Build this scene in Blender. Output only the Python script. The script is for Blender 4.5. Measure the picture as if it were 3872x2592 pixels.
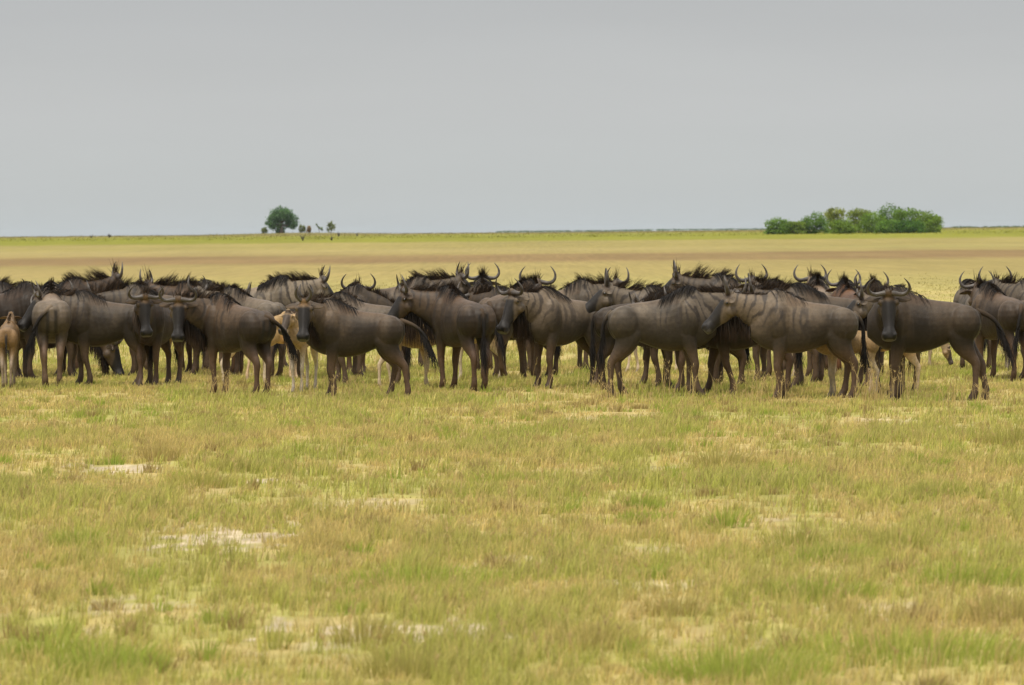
import bpy, math, random
import numpy as np
from mathutils import Vector, Matrix

# ------------------------------------------------------------------ camera, sky, sun, exposure
SC = bpy.context.scene
for o in list(bpy.data.objects):
    bpy.data.objects.remove(o)
COL = SC.collection
CAM_H = 2.23
PXR = 17100.0                      # photograph pixels per radian (3872 px wide picture)
cam_data = bpy.data.cameras.new('camera')
cam_data.sensor_width = 36.0
cam_data.lens = PXR / 3872.0 * 36.0
cam_data.clip_start = 0.5
cam_data.clip_end = 20000.0
cam_data.dof.use_dof = True
cam_data.dof.focus_distance = 62.0
cam_data.dof.aperture_fstop = 6.5
cam = bpy.data.objects.new('camera', cam_data)
COL.objects.link(cam)
SC.camera = cam
PITCH = (1296.0 - 880.0) / PXR
CAM_M = Matrix.Translation((0, 0, CAM_H)) @ Matrix.Rotation(math.pi / 2 - PITCH, 4, 'X') @ Matrix.Rotation(math.radians(-0.49), 4, 'Z')
cam.matrix_world = CAM_M

SUN_EL, SUN_AZ = math.radians(62), math.radians(205)      # azimuth measured from +Y, clockwise
sun_data = bpy.data.lights.new('sun', 'SUN')
sun_data.energy = 2.7
sun_data.angle = math.radians(12)
sun_data.color = (1.0, 0.93, 0.82)
sun = bpy.data.objects.new('sun', sun_data)
COL.objects.link(sun)
sdir = Vector((math.cos(SUN_EL) * math.sin(SUN_AZ), math.cos(SUN_EL) * math.cos(SUN_AZ), math.sin(SUN_EL)))
sun.rotation_euler = sdir.to_track_quat('Z', 'Y').to_euler()

world = bpy.data.worlds.new('World')
SC.world = world
world.use_nodes = True
nt = world.node_tree
nt.nodes.clear()
def N(tree, t, **kw):
    n = tree.nodes.new(t)
    for k, v in kw.items():
        setattr(n, k, v)
    return n
out = N(nt, 'ShaderNodeOutputWorld')
bg = N(nt, 'ShaderNodeBackground')
bg.inputs['Strength'].default_value = 0.1
sky = N(nt, 'ShaderNodeTexSky', sky_type='NISHITA', sun_disc=False)
sky.sun_elevation = SUN_EL
sky.sun_rotation = SUN_AZ
sky.dust_density = 4.0
hsv = N(nt, 'ShaderNodeHueSaturation')
hsv.inputs['Saturation'].default_value = 0.25
tc = N(nt, 'ShaderNodeTexCoord')
sep = N(nt, 'ShaderNodeSeparateXYZ')
nt.links.new(tc.outputs['Generated'], sep.inputs[0])
# the cloud sheet: brighter overhead than at the horizon, soft streaks low down
ramp = N(nt, 'ShaderNodeValToRGB')
cr = ramp.color_ramp
cr.interpolation = 'EASE'
stops = [(0.0, (0.436, 0.460, 0.460)), (0.012, (0.446, 0.463, 0.458)), (0.03, (0.440, 0.450, 0.448)), (0.055, (0.400, 0.410, 0.414)),
         (0.3, (0.62, 0.64, 0.64)), (1.0, (1.35, 1.36, 1.34))]
cr.elements[0].position = stops[0][0]; cr.elements[0].color = (*stops[0][1], 1)
cr.elements[1].position = stops[-1][0]; cr.elements[1].color = (*stops[-1][1], 1)
for p, c in stops[1:-1]:
    e = cr.elements.new(p); e.color = (*c, 1)
nt.links.new(sep.outputs['Z'], ramp.inputs[0])
mp = N(nt, 'ShaderNodeMapping')
mp.inputs['Scale'].default_value = (9, 9, 60)
mp.inputs['Rotation'].default_value = (0, math.radians(2.5), 0)
nt.links.new(tc.outputs['Generated'], mp.inputs[0])
nz = N(nt, 'ShaderNodeTexNoise')
nz.inputs['Scale'].default_value = 1.0
nz.inputs['Detail'].default_value = 4.0
nz.inputs['Roughness'].default_value = 0.45
nt.links.new(mp.outputs[0], nz.inputs['Vector'])
mr = N(nt, 'ShaderNodeMapRange')
mr.inputs['From Min'].default_value = 0.25; mr.inputs['From Max'].default_value = 0.75
mr.inputs['To Min'].default_value = 9.75; mr.inputs['To Max'].default_value = 10.25
nt.links.new(nz.outputs['Fac'], mr.inputs['Value'])
mul = N(nt, 'ShaderNodeVectorMath', operation='SCALE')
nt.links.new(ramp.outputs[0], mul.inputs[0])
nt.links.new(mr.outputs[0], mul.inputs['Scale'])
mixs = N(nt, 'ShaderNodeMix', data_type='RGBA')
mixs.inputs['Factor'].default_value = 0.96
nt.links.new(sky.outputs[0], hsv.inputs['Color'])
nt.links.new(hsv.outputs[0], mixs.inputs['A'])
nt.links.new(mul.outputs[0], mixs.inputs['B'])
nt.links.new(mixs.outputs['Result'], bg.inputs['Color'])
nt.links.new(bg.outputs[0], out.inputs[0])

SC.view_settings.view_transform = 'Standard'
SC.view_settings.look = 'None'
SC.view_settings.gamma = 1.0
SC.view_settings.exposure = 0.32
SC.cycles.use_denoising = True
SC.cycles.denoising_prefilter = 'ACCURATE'
SC.cycles.denoising_input_passes = 'RGB_ALBEDO_NORMAL'
SC.cycles.max_bounces = 6
SC.cycles.diffuse_bounces = 3
SC.cycles.transparent_max_bounces = 8
SC.cycles.volume_bounces = 0

# ------------------------------------------------------------------ small helpers
RNG = np.random.default_rng(7)
_T = np.random.default_rng(99).random((8, 256, 256))

def vnoise(x, y, seed=0):
    x = np.asarray(x, float); y = np.asarray(y, float)
    xi = np.floor(x).astype(int); yi = np.floor(y).astype(int)
    fx = x - xi; fy = y - yi
    fx = fx * fx * (3 - 2 * fx); fy = fy * fy * (3 - 2 * fy)
    t = _T[seed % 8]
    a = t[xi & 255, yi & 255]; b = t[(xi + 1) & 255, yi & 255]
    c = t[xi & 255, (yi + 1) & 255]; d = t[(xi + 1) & 255, (yi + 1) & 255]
    return (a * (1 - fx) + b * fx) * (1 - fy) + (c * (1 - fx) + d * fx) * fy

def fbm(x, y, seed=0, octv=4):
    s = 0; a = 0.5; n = 0
    for i in range(octv):
        s = s + a * vnoise(x * 2 ** i + 17.3 * i, y * 2 ** i - 9.1 * i, seed + i)
        n += a; a *= 0.5
    return s / n

def sstep(a, b, x):
    t = np.clip((x - a) / (b - a), 0, 1)
    return t * t * (3 - 2 * t)

def lerp(a, b, t):
    t = np.asarray(t)[..., None]
    return np.asarray(a) * (1 - t) + np.asarray(b) * t

TREE_X, TREE_D = -71.5, 1400.0
def terrain(x, d):
    x = np.asarray(x, float); d = np.asarray(d, float)
    z = 2.15 * sstep(480, 1400, d)
    z = z + 0.5 * np.exp(-((x - TREE_X - 6) / 22) ** 2 - ((d - TREE_D) / 90) ** 2)
    z = z + 0.35 * sstep(60, 130, x) * sstep(900, 1300, d)
    return z

def at(px, py):
    """Point of the flat plain that the photograph shows at pixel px, py."""
    r = CAM_M.to_3x3() @ Vector(((px - 1936) / PXR, -(py - 1296) / PXR, -1.0))
    t = -CAM_H / r.z
    return r.x * t, r.y * t

def at_depth(px, d):
    r = CAM_M.to_3x3() @ Vector(((px - 1936) / PXR, 0.0, -1.0))
    return r.x / r.y * d

def mesh_np(name, V, tris, col=None):
    me = bpy.data.meshes.new(name)
    V = np.ascontiguousarray(V, np.float32); F = np.ascontiguousarray(tris, np.int32)
    k = F.shape[1]
    me.vertices.add(len(V)); me.vertices.foreach_set('co', V.ravel())
    me.loops.add(F.size); me.loops.foreach_set('vertex_index', F.ravel())
    me.polygons.add(len(F))
    me.polygons.foreach_set('loop_start', np.arange(0, F.size, k, dtype=np.int32))
    me.update(calc_edges=True)
    if col is not None:
        a = me.attributes.new('coat', 'FLOAT_COLOR', 'POINT')
        c = np.ones((len(V), 4), np.float32); c[:, :3] = col
        a.data.foreach_set('color', c.ravel())
    return me

def smooth(me):
    me.polygons.foreach_set('use_smooth', np.ones(len(me.polygons), bool))

def link(name, me, mat=None, parent=None):
    o = bpy.data.objects.new(name, me)
    COL.objects.link(o)
    if mat is not None:
        me.materials.append(mat)
    if parent is not None:
        o.parent = parent
    return o

def tag(o, label=None, cat=None, group=None, kind=None):
    if label: o['label'] = label
    if cat: o['category'] = cat
    if group: o['group'] = group
    if kind: o['kind'] = kind
    return o

def material(name, base=None, attr=None, rough=0.8, spec=0.3, noise=0.0, nscale=30.0, bump=0.0, bscale=120.0, transl=0.0, sheen=0.0):
    m = bpy.data.materials.new(name)
    m.use_nodes = True
    t = m.node_tree
    b = t.nodes['Principled BSDF']
    b.inputs['Roughness'].default_value = rough
    b.inputs['Specular IOR Level'].default_value = spec
    if sheen:
        b.inputs['Sheen Weight'].default_value = sheen
        b.inputs['Sheen Roughness'].default_value = 0.4
    if attr:
        a = t.nodes.new('ShaderNodeAttribute'); a.attribute_name = attr
        src = a.outputs['Color']
    else:
        a = t.nodes.new('ShaderNodeRGB'); a.outputs[0].default_value = (*base, 1)
        src = a.outputs[0]
    co = t.nodes.new('ShaderNodeTexCoord')
    if noise:
        n = t.nodes.new('ShaderNodeTexNoise')
        n.inputs['Scale'].default_value = nscale
        n.inputs['Detail'].default_value = 5
        t.links.new(co.outputs['Object'], n.inputs['Vector'])
        r = t.nodes.new('ShaderNodeMapRange')
        r.inputs['From Min'].default_value = 0.25; r.inputs['From Max'].default_value = 0.75
        r.inputs['To Min'].default_value = 1 - noise; r.inputs['To Max'].default_value = 1 + noise
        t.links.new(n.outputs['Fac'], r.inputs['Value'])
        s = t.nodes.new('ShaderNodeVectorMath'); s.operation = 'SCALE'
        t.links.new(src, s.inputs[0]); t.links.new(r.outputs[0], s.inputs['Scale'])
        src = s.outputs[0]
    t.links.new(src, b.inputs['Base Color'])
    if bump:
        n = t.nodes.new('ShaderNodeTexNoise')
        n.inputs['Scale'].default_value = bscale; n.inputs['Detail'].default_value = 3
        t.links.new(co.outputs['Object'], n.inputs['Vector'])
        bp = t.nodes.new('ShaderNodeBump')
        bp.inputs['Strength'].default_value = bump; bp.inputs['Distance'].default_value = 0.01
        t.links.new(n.outputs['Fac'], bp.inputs['Height'])
        t.links.new(bp.outputs[0], b.inputs['Normal'])
    if transl:
        tr = t.nodes.new('ShaderNodeBsdfTranslucent')
        t.links.new(src, tr.inputs['Color'])
        mx = t.nodes.new('ShaderNodeMixShader'); mx.inputs[0].default_value = transl
        t.links.new(b.outputs[0], mx.inputs[1]); t.links.new(tr.outputs[0], mx.inputs[2])
        t.links.new(mx.outputs[0], t.nodes['Material Output'].inputs['Surface'])
    return m

# ------------------------------------------------------------------ the plain: what grows where
GREEN = np.array((0.375, 0.392, 0.078)); LUSH = np.array((0.290, 0.345, 0.062))
TAN = np.array((0.560, 0.440, 0.168)); STRAW = np.array((0.640, 0.505, 0.235)); BROWN = np.array((0.360, 0.230, 0.100))
SAND = np.array((0.43, 0.345, 0.24)); THATCH = np.array((0.20, 0.145, 0.065))

BARE = []     # bare chalky patches: x, y, half-width, half-depth
for px, py, w, dd in [(440, 1772, .42, .55), (310, 1762, .22, .3), (1010, 1818, .22, .2), (880, 2028, .55, .7), (700, 2005, .3, .35), (1350, 1908, .4, .35),
                      (1480, 1905, .25, .2), (1240, 2395, .42, .4), (1660, 2390, .3, .35), (1400, 2440, .5, .35), (1310, 2480, .2, .2), (2420, 2205, .45, .35),
                      (2040, 2115, .35, .3), (1850, 2140, .3, .25), (2180, 1583, .5, .35), (2560, 1575, .5, .3), (3500, 1590, .9, .5), (3600, 1610, .7, .4),
                      (250, 2400, .25, .3), (2830, 2420, .2, .25), (2440, 2080, .25, .2), (3400, 2300, .4, .4), (2680, 2205, .3, .3), (440, 1643, .18, .2),
                      (1500, 1688, .5, .2), (2890, 1965, .25, .2), (2010, 2400, .2, .25), (1260, 2190, .3, .2), (3640, 2010, .25, .2), (2540, 1770, .2, .15), (500, 2290, .4, .3)]:
    x, y = at(px, py)
    BARE.append((x, y, w * .8, dd * 1.7, 1.0 if px in (440, 1010, 880, 1240, 1660, 310) else .45))
TUSS = []     # big tussocks: x, y, radius, greenness, height factor
for px, py, r, g, h in [(610, 1740, .22, .15, 1.9), (2730, 1770, .30, .35, 1.7), (2745, 2000, .16, 1.0, 1.5), (300, 2060, .25, .9, 1.1), (3830, 1680, .3, .5, 1.9),
                        (3010, 2080, .22, .6, 1.6), (3160, 2120, .3, .9, 1.1), (2560, 2330, .18, .2, 1.4), (1390, 2440, .2, .3, 1.5), (3840, 2350, .3, .25, 1.7),
                        (3120, 2260, .35, .85, 1.2), (3640, 2210, .4, .9, 1.3), (200, 2480, .3, .9, 1.2), (1560, 2560, .3, .4, 1.5), (2260, 2450, .25, .3, 1.4),
                        (1600, 2210, .6, .95, 1.0), (2420, 1925, .2, .9, 1.2), (760, 1840, .3, .5, 1.3), (3440, 2480, .7, .9, 1.1), (2800, 2560, .5, .9, 1.3),
                        (1220, 2090, .2, .2, 1.3), (880, 1780, .2, .4, 1.2), (420, 2540, .3, 1.0, 1.4), (3390, 2080, .2, .5, 1.5), (3550, 1880, .25, .6, 1.3), (1900, 1830, .3, .8, 1.1)]:
    x, y = at(px, py)
    TUSS.append((x, y, r, g, h))

def bare_mask(x, d):
    m = np.zeros_like(x)
    near = d < 75
    xn, dn = x[near], d[near]
    wob = (fbm(xn * 6, dn * 2.5, 3, 4) - .5) * 3.0
    v = np.zeros_like(xn)
    for bx, by, rw, rd, sg in BARE:
        q = np.sqrt(((xn - bx) / rw) ** 2 + ((dn - by) / rd) ** 2) + wob
        v = np.maximum(v, sg * (1 - sstep(.55, 1.15, q)))
    m[near] = v
    return m

def plain(x, d):
    """Colour of the vegetation, how green it is and how high it stands."""
    x = np.asarray(x, float); d = np.asarray(d, float)
    s = np.where(d < 120, 1.0, 120.0 / d)
    n1 = fbm(x * .9 + 3, d * .30 + 5, 0, 4)
    n2 = fbm(x * 3.0, d * 1.2, 2, 3)
    g = sstep(.38, .62, n1 * .5 + n2 * .5)
    # green and tan tracts by distance
    far_n = fbm(x * .012 + 4, d * .004, 4, 4) - .5
    dj = d * (1 + .12 * far_n + .05 * (fbm(x * .25, d * .02, 0, 3) - .5))
    nd = np.interp(d, [18, 24, 30, 40, 52, 62, 72, 95, 140, 200, 260], [.66, .55, .50, .52, .52, .56, .58, .52, .38, .34, .34])
    g = np.clip(g * .8 + (nd - .42) * 1.1, 0, 1)
    far = sstep(110, 200, d)
    streak = sstep(.50, .66, fbm(x * .02 + 9, d * .018, 6, 3))
    gfar = .30 * streak + .12
    g = g * (1 - far) + gfar * far
    col = lerp(TAN, GREEN, g)
    col = lerp(col, STRAW, .35 * sstep(.5, .75, fbm(x * 2.3 + 40, d * .8, 5, 2)) * (1 - g))
    col = lerp(col, LUSH, .45 * sstep(.62, .8, n1) * (1 - far))
    # dry tract, a belt of reddish-brown grass, green flats far out
    dry = sstep(150, 260, dj) * (1 - sstep(480, 620, dj))
    col = lerp(col, np.array((.470, .360, .128)), dry * .8)
    brown = sstep(318, 368, dj) * (1 - sstep(440, 505, dj)) * (.42 + .75 * fbm(x * .06, d * .02, 1, 3) + .30 * (fbm(x * .02 + 5, d * .006, 3, 2) - .4))
    col = lerp(col, BROWN, np.clip(brown, 0, .93))
    yel = sstep(560, 660, dj)
    col = lerp(col, np.array((.46, .375, .115)), yel * .8)
    grn = sstep(790, 860, dj) * (1 - .35 * sstep(1050, 1180, dj))
    col = lerp(col, np.array((.345, .345, .030)), grn * .95)
    rim = sstep(1120, 1260, dj)
    col = lerp(col, np.array((.30, .22, .10)), rim * .5)
    mott = .80 + .22 * fbm(x * .22, d * .035, 2, 3) + .20 * fbm(x * .045, d * .008, 6, 3)
    col = col * (1 - far[..., None] * (1 - (.53 - .02 * sstep(260, 420, d)) * mott)[..., None])
    h = .75 + .9 * (n2 - .5) + .4 * g * sstep(.5, .7, n1)
    return col, g, np.clip(h, .3, 2)

# ground: one sheet, a fan from in front of the camera to the horizon
rows = np.concatenate([[-60, 0, 8], np.geomspace(14, 80, 620), np.geomspace(80.6, 1600, 420), np.geomspace(1700, 9000, 18)])
tcol = np.concatenate([-np.geomspace(.17, 2.5, 14)[::-1], np.linspace(-.165, .165, 420), np.geomspace(.17, 2.5, 14)])
RR, TT = np.meshgrid(rows, tcol, indexing='ij')
GX = TT * np.maximum(np.abs(RR), 14)
GZ = terrain(GX, RR) + np.where(RR < 90, (fbm(GX * 1.3, RR * 1.3, 4, 3) - .5) * .05, 0)
V = np.stack([GX.ravel(), RR.ravel(), GZ.ravel()], 1)
nr, nc = len(rows), len(tcol)
idx = np.arange(nr * nc).reshape(nr, nc)
F = np.stack([idx[:-1, :-1], idx[:-1, 1:], idx[1:, 1:], idx[1:, :-1]], -1).reshape(-1, 4)
gx, gd = GX.ravel(), np.maximum(RR.ravel(), 14)
gcol, gg, gh = plain(gx, gd)
gcol = lerp(gcol, lerp(THATCH, gcol, .45), 1 - sstep(90, 220, gd))
bm_ = bare_mask(gx, gd)
gcol = lerp(gcol, SAND * (.62 + .72 * fbm(gx * 14, gd * 5, 6, 3))[:, None], bm_ * .9)
gme = mesh_np('ground', V, F, gcol)
smooth(gme)
m_ground = material('ground_soil', attr='coat', rough=.95, spec=.1, noise=.28, nscale=2.5, bump=.5, bscale=14)
# standing dry grass gives the distant plain a fine upright grain
t_ = m_ground.node_tree
co_ = t_.nodes.new('ShaderNodeTexCoord'); mp2 = t_.nodes.new('ShaderNodeMapping'); mp2.inputs['Scale'].default_value = (2.2, .035, 1)
n_ = t_.nodes.new('ShaderNodeTexNoise'); n_.inputs['Scale'].default_value = 1.0; n_.inputs['Detail'].default_value = 4; n_.inputs['Roughness'].default_value = .65
t_.links.new(co_.outputs['Object'], mp2.inputs[0]); t_.links.new(mp2.outputs[0], n_.inputs['Vector'])
r2 = t_.nodes.new('ShaderNodeMapRange'); r2.inputs['From Min'].default_value = .3; r2.inputs['From Max'].default_value = .7; r2.inputs['To Min'].default_value = .84; r2.inputs['To Max'].default_value = 1.14
t_.links.new(n_.outputs['Fac'], r2.inputs['Value'])
sc_ = t_.nodes.new('ShaderNodeVectorMath'); sc_.operation = 'SCALE'
b_ = t_.nodes['Principled BSDF']; prev = b_.inputs['Base Color'].links[0].from_socket
t_.links.new(prev, sc_.inputs[0]); t_.links.new(r2.outputs[0], sc_.inputs['Scale']); t_.links.new(sc_.outputs[0], b_.inputs['Base Color'])
ground = tag(link('ground', gme, m_ground), kind='structure')

# ------------------------------------------------------------------ grass
m_grass = material('grass_blades', attr='coat', rough=.6, spec=.12, transl=.48)

def blades(bx, by, h, w, lx, ly, col, tipcol, az, z0=None):
    n = len(bx)
    z0 = terrain(bx, by) if z0 is None else z0
    cx, cy = np.cos(az) * w * .5, np.sin(az) * w * .5
    V = np.zeros((n, 5, 3), np.float32); C = np.zeros((n, 5, 3), np.float32)
    V[:, 0] = np.stack([bx - cx, by - cy, z0 - .01], 1); V[:, 1] = np.stack([bx + cx, by + cy, z0 - .01], 1)
    mx, my, mz = bx + lx * .35, by + ly * .35, z0 + h * .58
    V[:, 2] = np.stack([mx - cx * .8, my - cy * .8, mz], 1); V[:, 3] = np.stack([mx + cx * .8, my + cy * .8, mz], 1)
    V[:, 4] = np.stack([bx + lx, by + ly, z0 + h], 1)
    C[:, 0] = C[:, 1] = col; C[:, 2] = C[:, 3] = col * .5 + tipcol * .5; C[:, 4] = tipcol
    b = (np.arange(n) * 5)[:, None]
    T = np.concatenate([b + [0, 1, 3], b + [0, 3, 2], b + [2, 3, 4]], 1).reshape(-1, 3)
    return V.reshape(-1, 3), T, C.reshape(-1, 3)

def merge(parts):
    Vs, Ts, Cs, off = [], [], [], 0
    for v, t, c in parts:
        Vs.append(v); Ts.append(t + off); Cs.append(c); off += len(v)
    return np.concatenate(Vs), np.concatenate(Ts), np.concatenate(Cs)

def field(d0, d1, tufts, k, rad, h0, w0, spread, seed=1, bare=True, fade=(1e6, 2e6)):
    r = np.random.default_rng(seed)
    d = np.sqrt(r.uniform(d0 * d0, d1 * d1, tufts)); x = r.uniform(-1, 1, tufts) * (.13 * d + 3.2)
    col, g, hh = plain(x, d)
    dens = .30 + .70 * sstep(.36, .58, fbm(x * .9 + 7, d * .35, 7, 3))
    if bare:
        dens = dens * (1 - .80 * bare_mask(x, d))
    dens = dens * (1 - sstep(fade[0], fade[1], d))
    keep = r.random(tufts) < dens
    x, d, col, g, hh = x[keep], d[keep], col[keep], g[keep], hh[keep]
    th = hh * r.lognormal(0, .28, len(x))
    # each tuft mostly living or mostly dead
    dead = r.random(len(x)) > (.22 + .62 * g)
    tcolr = np.where(dead[:, None], col * .35 + TAN * r.uniform(.75, 1.15, (len(x), 1)) * .65, col * .45 + GREEN * r.uniform(.8, 1.25, (len(x), 1)) * .55) if d0 < 120 else col * r.uniform(.93, 1.07, (len(x), 1))
    rep = np.repeat(np.arange(len(x)), k)
    n = len(rep)
    bx = x[rep] + r.normal(0, rad, n); by = d[rep] + r.normal(0, rad, n)
    h = h0 * th[rep] * r.uniform(.45, 1.15, n)
    a = r.uniform(0, 2 * np.pi, n); l = h * spread * r.uniform(.1, 1, n)
    lx = np.cos(a) * l + h * .16; ly = np.sin(a) * l
    c = tcolr[rep] * r.uniform(.52, 1.36, (n, 1)); tip = c * .65 + STRAW * .4 * r.uniform(.7, 1.2, (n, 1)) if d0 < 120 else c
    return blades(bx, by, h, w0 * r.uniform(.6, 1.4, n), lx, ly, c, tip, r.uniform(0, np.pi, n))

def tussocks():
    r = np.random.default_rng(5); P = []
    spots = list(TUSS)
    for i in range(900):
        d = math.sqrt(r.uniform(18 ** 2, 74 ** 2)); x = r.uniform(-1, 1) * (.13 * d + 3)
        spots.append((x, d, r.uniform(.04, .13), -.45 if r.random() < .35 else (1. if r.random() < .6 else r.random()), r.uniform(.6, 1.1)))
    for x, y, rad, g, hf in spots:
        n = int(230 * (rad / .2) ** 1.3)
        q = rad * np.sqrt(r.random(n)); a = r.uniform(0, 2 * np.pi, n)
        bx, by = x + q * np.cos(a), y + q * np.sin(a)
        h = .15 * hf * r.uniform(.45, 1.1, n) * (1 - .4 * (q / rad) ** 2)
        l = h * r.uniform(.1, .75, n) * (.35 + q / rad)
        gd_ = max(g, 0.); base = (np.array((.44, .32, .135)) * (1 - gd_) + np.array((.30, .40, .060)) * gd_) * (.72 if g < 0 else 1.0)
        c = base * r.uniform(.7, 1.25, (n, 1)); tip = (TAN * .9 * (1 - gd_) + GREEN * gd_) * (.82 if g < 0 else 1.0) * r.uniform(.75, 1.2, (n, 1))
        P.append(blades(bx, by, h, .006 * r.uniform(.6, 1.5, n), np.cos(a) * l + h * .12, np.sin(a) * l, c, tip, r.uniform(0, np.pi, n)))
    return merge(P)

parts = [field(16, 34, 34000, 11, .026, .105, .0055, .6, seed=11), field(34, 52, 39000, 10, .032, .095, .0080, .6, seed=12),
         field(52, 78, 47000, 8, .045, .080, .0115, .6, seed=13), field(78, 130, 32000, 5, .07, .13, .016, .6, seed=14, bare=False, fade=(100, 130)),
         field(130, 230, 26000, 4, .25, .055, .022, 1.3, seed=15, bare=False, fade=(120, 230)), field(950, 1450, 9000, 4, .8, .30, .09, .8, seed=16, bare=False),
         tussocks()]
Vg, Tg, Cg = merge(parts)
gr_me = mesh_np('grass', Vg, Tg, Cg)
grass = tag(link('grass', gr_me, m_grass), 'short mixed green and straw coloured grass covering the plain', 'grass', kind='stuff')

def stalks():
    """thin seeding grass stems standing above the rest"""
    r = np.random.default_rng(21); P = []
    xs, ys, hs = [], [], []
    for px0, px1, py0, py1, n, h in [(2000, 2900, 1480, 1570, 90, .45), (2780, 3000, 1495, 1545, 18, .42), (2850, 2960, 1500, 1530, 8, .52), (3230, 3480, 1490, 1540, 70, .5),
                                     (1100, 1400, 1490, 1540, 40, .35), (3500, 3800, 1510, 1560, 40, .35), (0, 3870, 1500, 1700, 330, .28), (0, 3870, 1700, 2100, 300, .28), (0, 3870, 2100, 2590, 220, .30),
                                     (780, 880, 1480, 1510, 50, .32)]:
        for i in range(n):
            x, y = at(r.uniform(px0, px1), r.uniform(py0, py1))
            xs.append(x); ys.append(y); hs.append(h * r.uniform(.5, 1.15))
    xs, ys, hs = np.array(xs), np.array(ys), np.array(hs); n = len(xs)
    a = r.uniform(0, 2 * np.pi, n); l = hs * r.uniform(.05, .5, n)
    lx, ly = np.cos(a) * l, np.sin(a) * l
    c = STRAW * r.uniform(.6, .95, (n, 1)) * np.array((1, .95, .9))
    P.append(blades(xs, ys, hs, np.full(n, .0065) * (ys / 60 * .6 + .4), lx, ly, c, c, np.full(n, 0.) + r.normal(0, .4, n)))
    for k in range(7):     # seed heads
        f = r.uniform(.72, 1.0, n)
        bx = xs + lx * f ** 1.5 + r.normal(0, .01, n); by = ys + ly * f ** 1.5
        P.append(blades(bx, by, r.uniform(.012, .03, n), np.full(n, .0065), r.normal(0, .03, n), r.normal(0, .03, n), c * .9, c, r.uniform(0, 3, n), z0=hs * f))
    return merge(P)
Vs, Ts, Cs = stalks()
tag(link('grass_stalks', mesh_np('grass_stalks', Vs, Ts, Cs), m_grass), 'thin dry seeding grass stems standing above the short grass', 'grass', kind='stuff')

# ------------------------------------------------------------------ trees
m_leaf = material('tree_leaves', attr='coat', rough=.6, spec=.12, transl=.5)
m_bark = material('tree_bark', base=(.11, .085, .065), rough=.9, noise=.3, nscale=3)

def tube(path, r1, r2=None, seg=12, lat=None, cap=True):
    """closed loft round a path; r1 along the lateral axis, r2 along the other"""
    P = np.asarray(path, float); n = len(P)
    r1 = np.broadcast_to(np.asarray(r1, float), (n,)); r2 = r1 if r2 is None else np.broadcast_to(np.asarray(r2, float), (n,))
    T = np.gradient(P, axis=0); T /= np.linalg.norm(T, axis=1)[:, None]
    if lat is None:
        ref = np.array((0, 0, 1.)) if abs(T[:, 2]).mean() < .8 else np.array((1., 0, 0))
        L = np.cross(ref, T)
    else:
        L = np.broadcast_to(np.asarray(lat, float), P.shape).copy()
        L = L - (L * T).sum(1)[:, None] * T
    L /= np.linalg.norm(L, axis=1)[:, None]
    U = np.cross(T, L)
    a = np.linspace(0, 2 * np.pi, seg, endpoint=False)
    V = P[:, None] + L[:, None] * (np.cos(a) * r1[:, None])[..., None] + U[:, None] * (np.sin(a) * r2[:, None])[..., None]
    return close(V)

def close(V):
    n, seg = V.shape[:2]
    ids = np.arange(n * seg).reshape(n, seg)
    j = np.roll(ids, -1, 1)
    q = np.stack([ids[:-1], j[:-1], j[1:], ids[1:]], -1).reshape(-1, 4)
    T = np.concatenate([q[:, [0, 1, 2]], q[:, [0, 2, 3]]])
    c0, c1 = n * seg, n * seg + 1
    T = np.concatenate([T, np.stack([ids[0][::1], np.full(seg, c0), j[0]], 1), np.stack([ids[-1], j[-1], np.full(seg, c1)], 1)])
    Vv = np.concatenate([V.reshape(-1, 3), V[0].mean(0)[None], V[-1].mean(0)[None]])
    return Vv, T

def join(parts):
    Vs, Ts, off = [], [], 0
    for v, t in parts:
        Vs.append(v); Ts.append(t + off); off += len(v)
    return np.concatenate(Vs), np.concatenate(Ts)

def crown_mesh(name, blobs, n, size, col, r, gap=.35):
    """leaf clumps filling the shells of several uneven blobs"""
    Vs, Ts, Cs = [], [], []
    vol = np.array([b[3] * b[4] for b in blobs]); vol = vol / vol.sum()
    off = 0
    for (bx, by, bz, rw, rh), f in zip(blobs, vol):
        m = max(12, int(n * f))
        # sub-clumps on the blob
        k = max(5, int(m / 26))
        u = r.normal(size=(k, 3)); u /= np.linalg.norm(u, axis=1)[:, None]
        sc = u * np.array((rw, rw, rh)) * r.uniform(.55, 1.0, (k, 1))
        tint = r.uniform(.6, 1.35, k)
        pick = r.integers(0, k, m)
        p = sc[pick] + r.normal(0, 1, (m, 3)) * np.array((rw, rw, rh)) * .23
        c = np.array((bx, by, bz)) + p
        d1 = r.normal(size=(m, 3)); d1 /= np.linalg.norm(d1, axis=1)[:, None]
        d2 = np.cross(d1, r.normal(size=(m, 3))); d2 /= np.linalg.norm(d2, axis=1)[:, None]
        s = size * r.uniform(.5, 1.3, (m, 1))
        q = np.stack([c - d1 * s, c + d2 * s * .6, c + d1 * s, c - d2 * s * .6], 1)
        cc = np.asarray(col) * tint[pick][:, None] * r.uniform(.8, 1.2, (m, 1)) * np.array((1, 1, 1)) + r.normal(0, .008, (m, 3)) * np.array((1, .5, .3))
        ids = off + np.arange(m)[:, None] * 4
        Vs.append(q.reshape(-1, 3)); Ts.append(np.concatenate([ids + [0, 1, 2], ids + [0, 2, 3]], 1).reshape(-1, 3)); Cs.append(np.repeat(np.clip(cc, .008, 1), 4, 0)); off += m * 4
    return mesh_np(name, np.concatenate(Vs), np.concatenate(Ts), np.concatenate(Cs))

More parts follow.
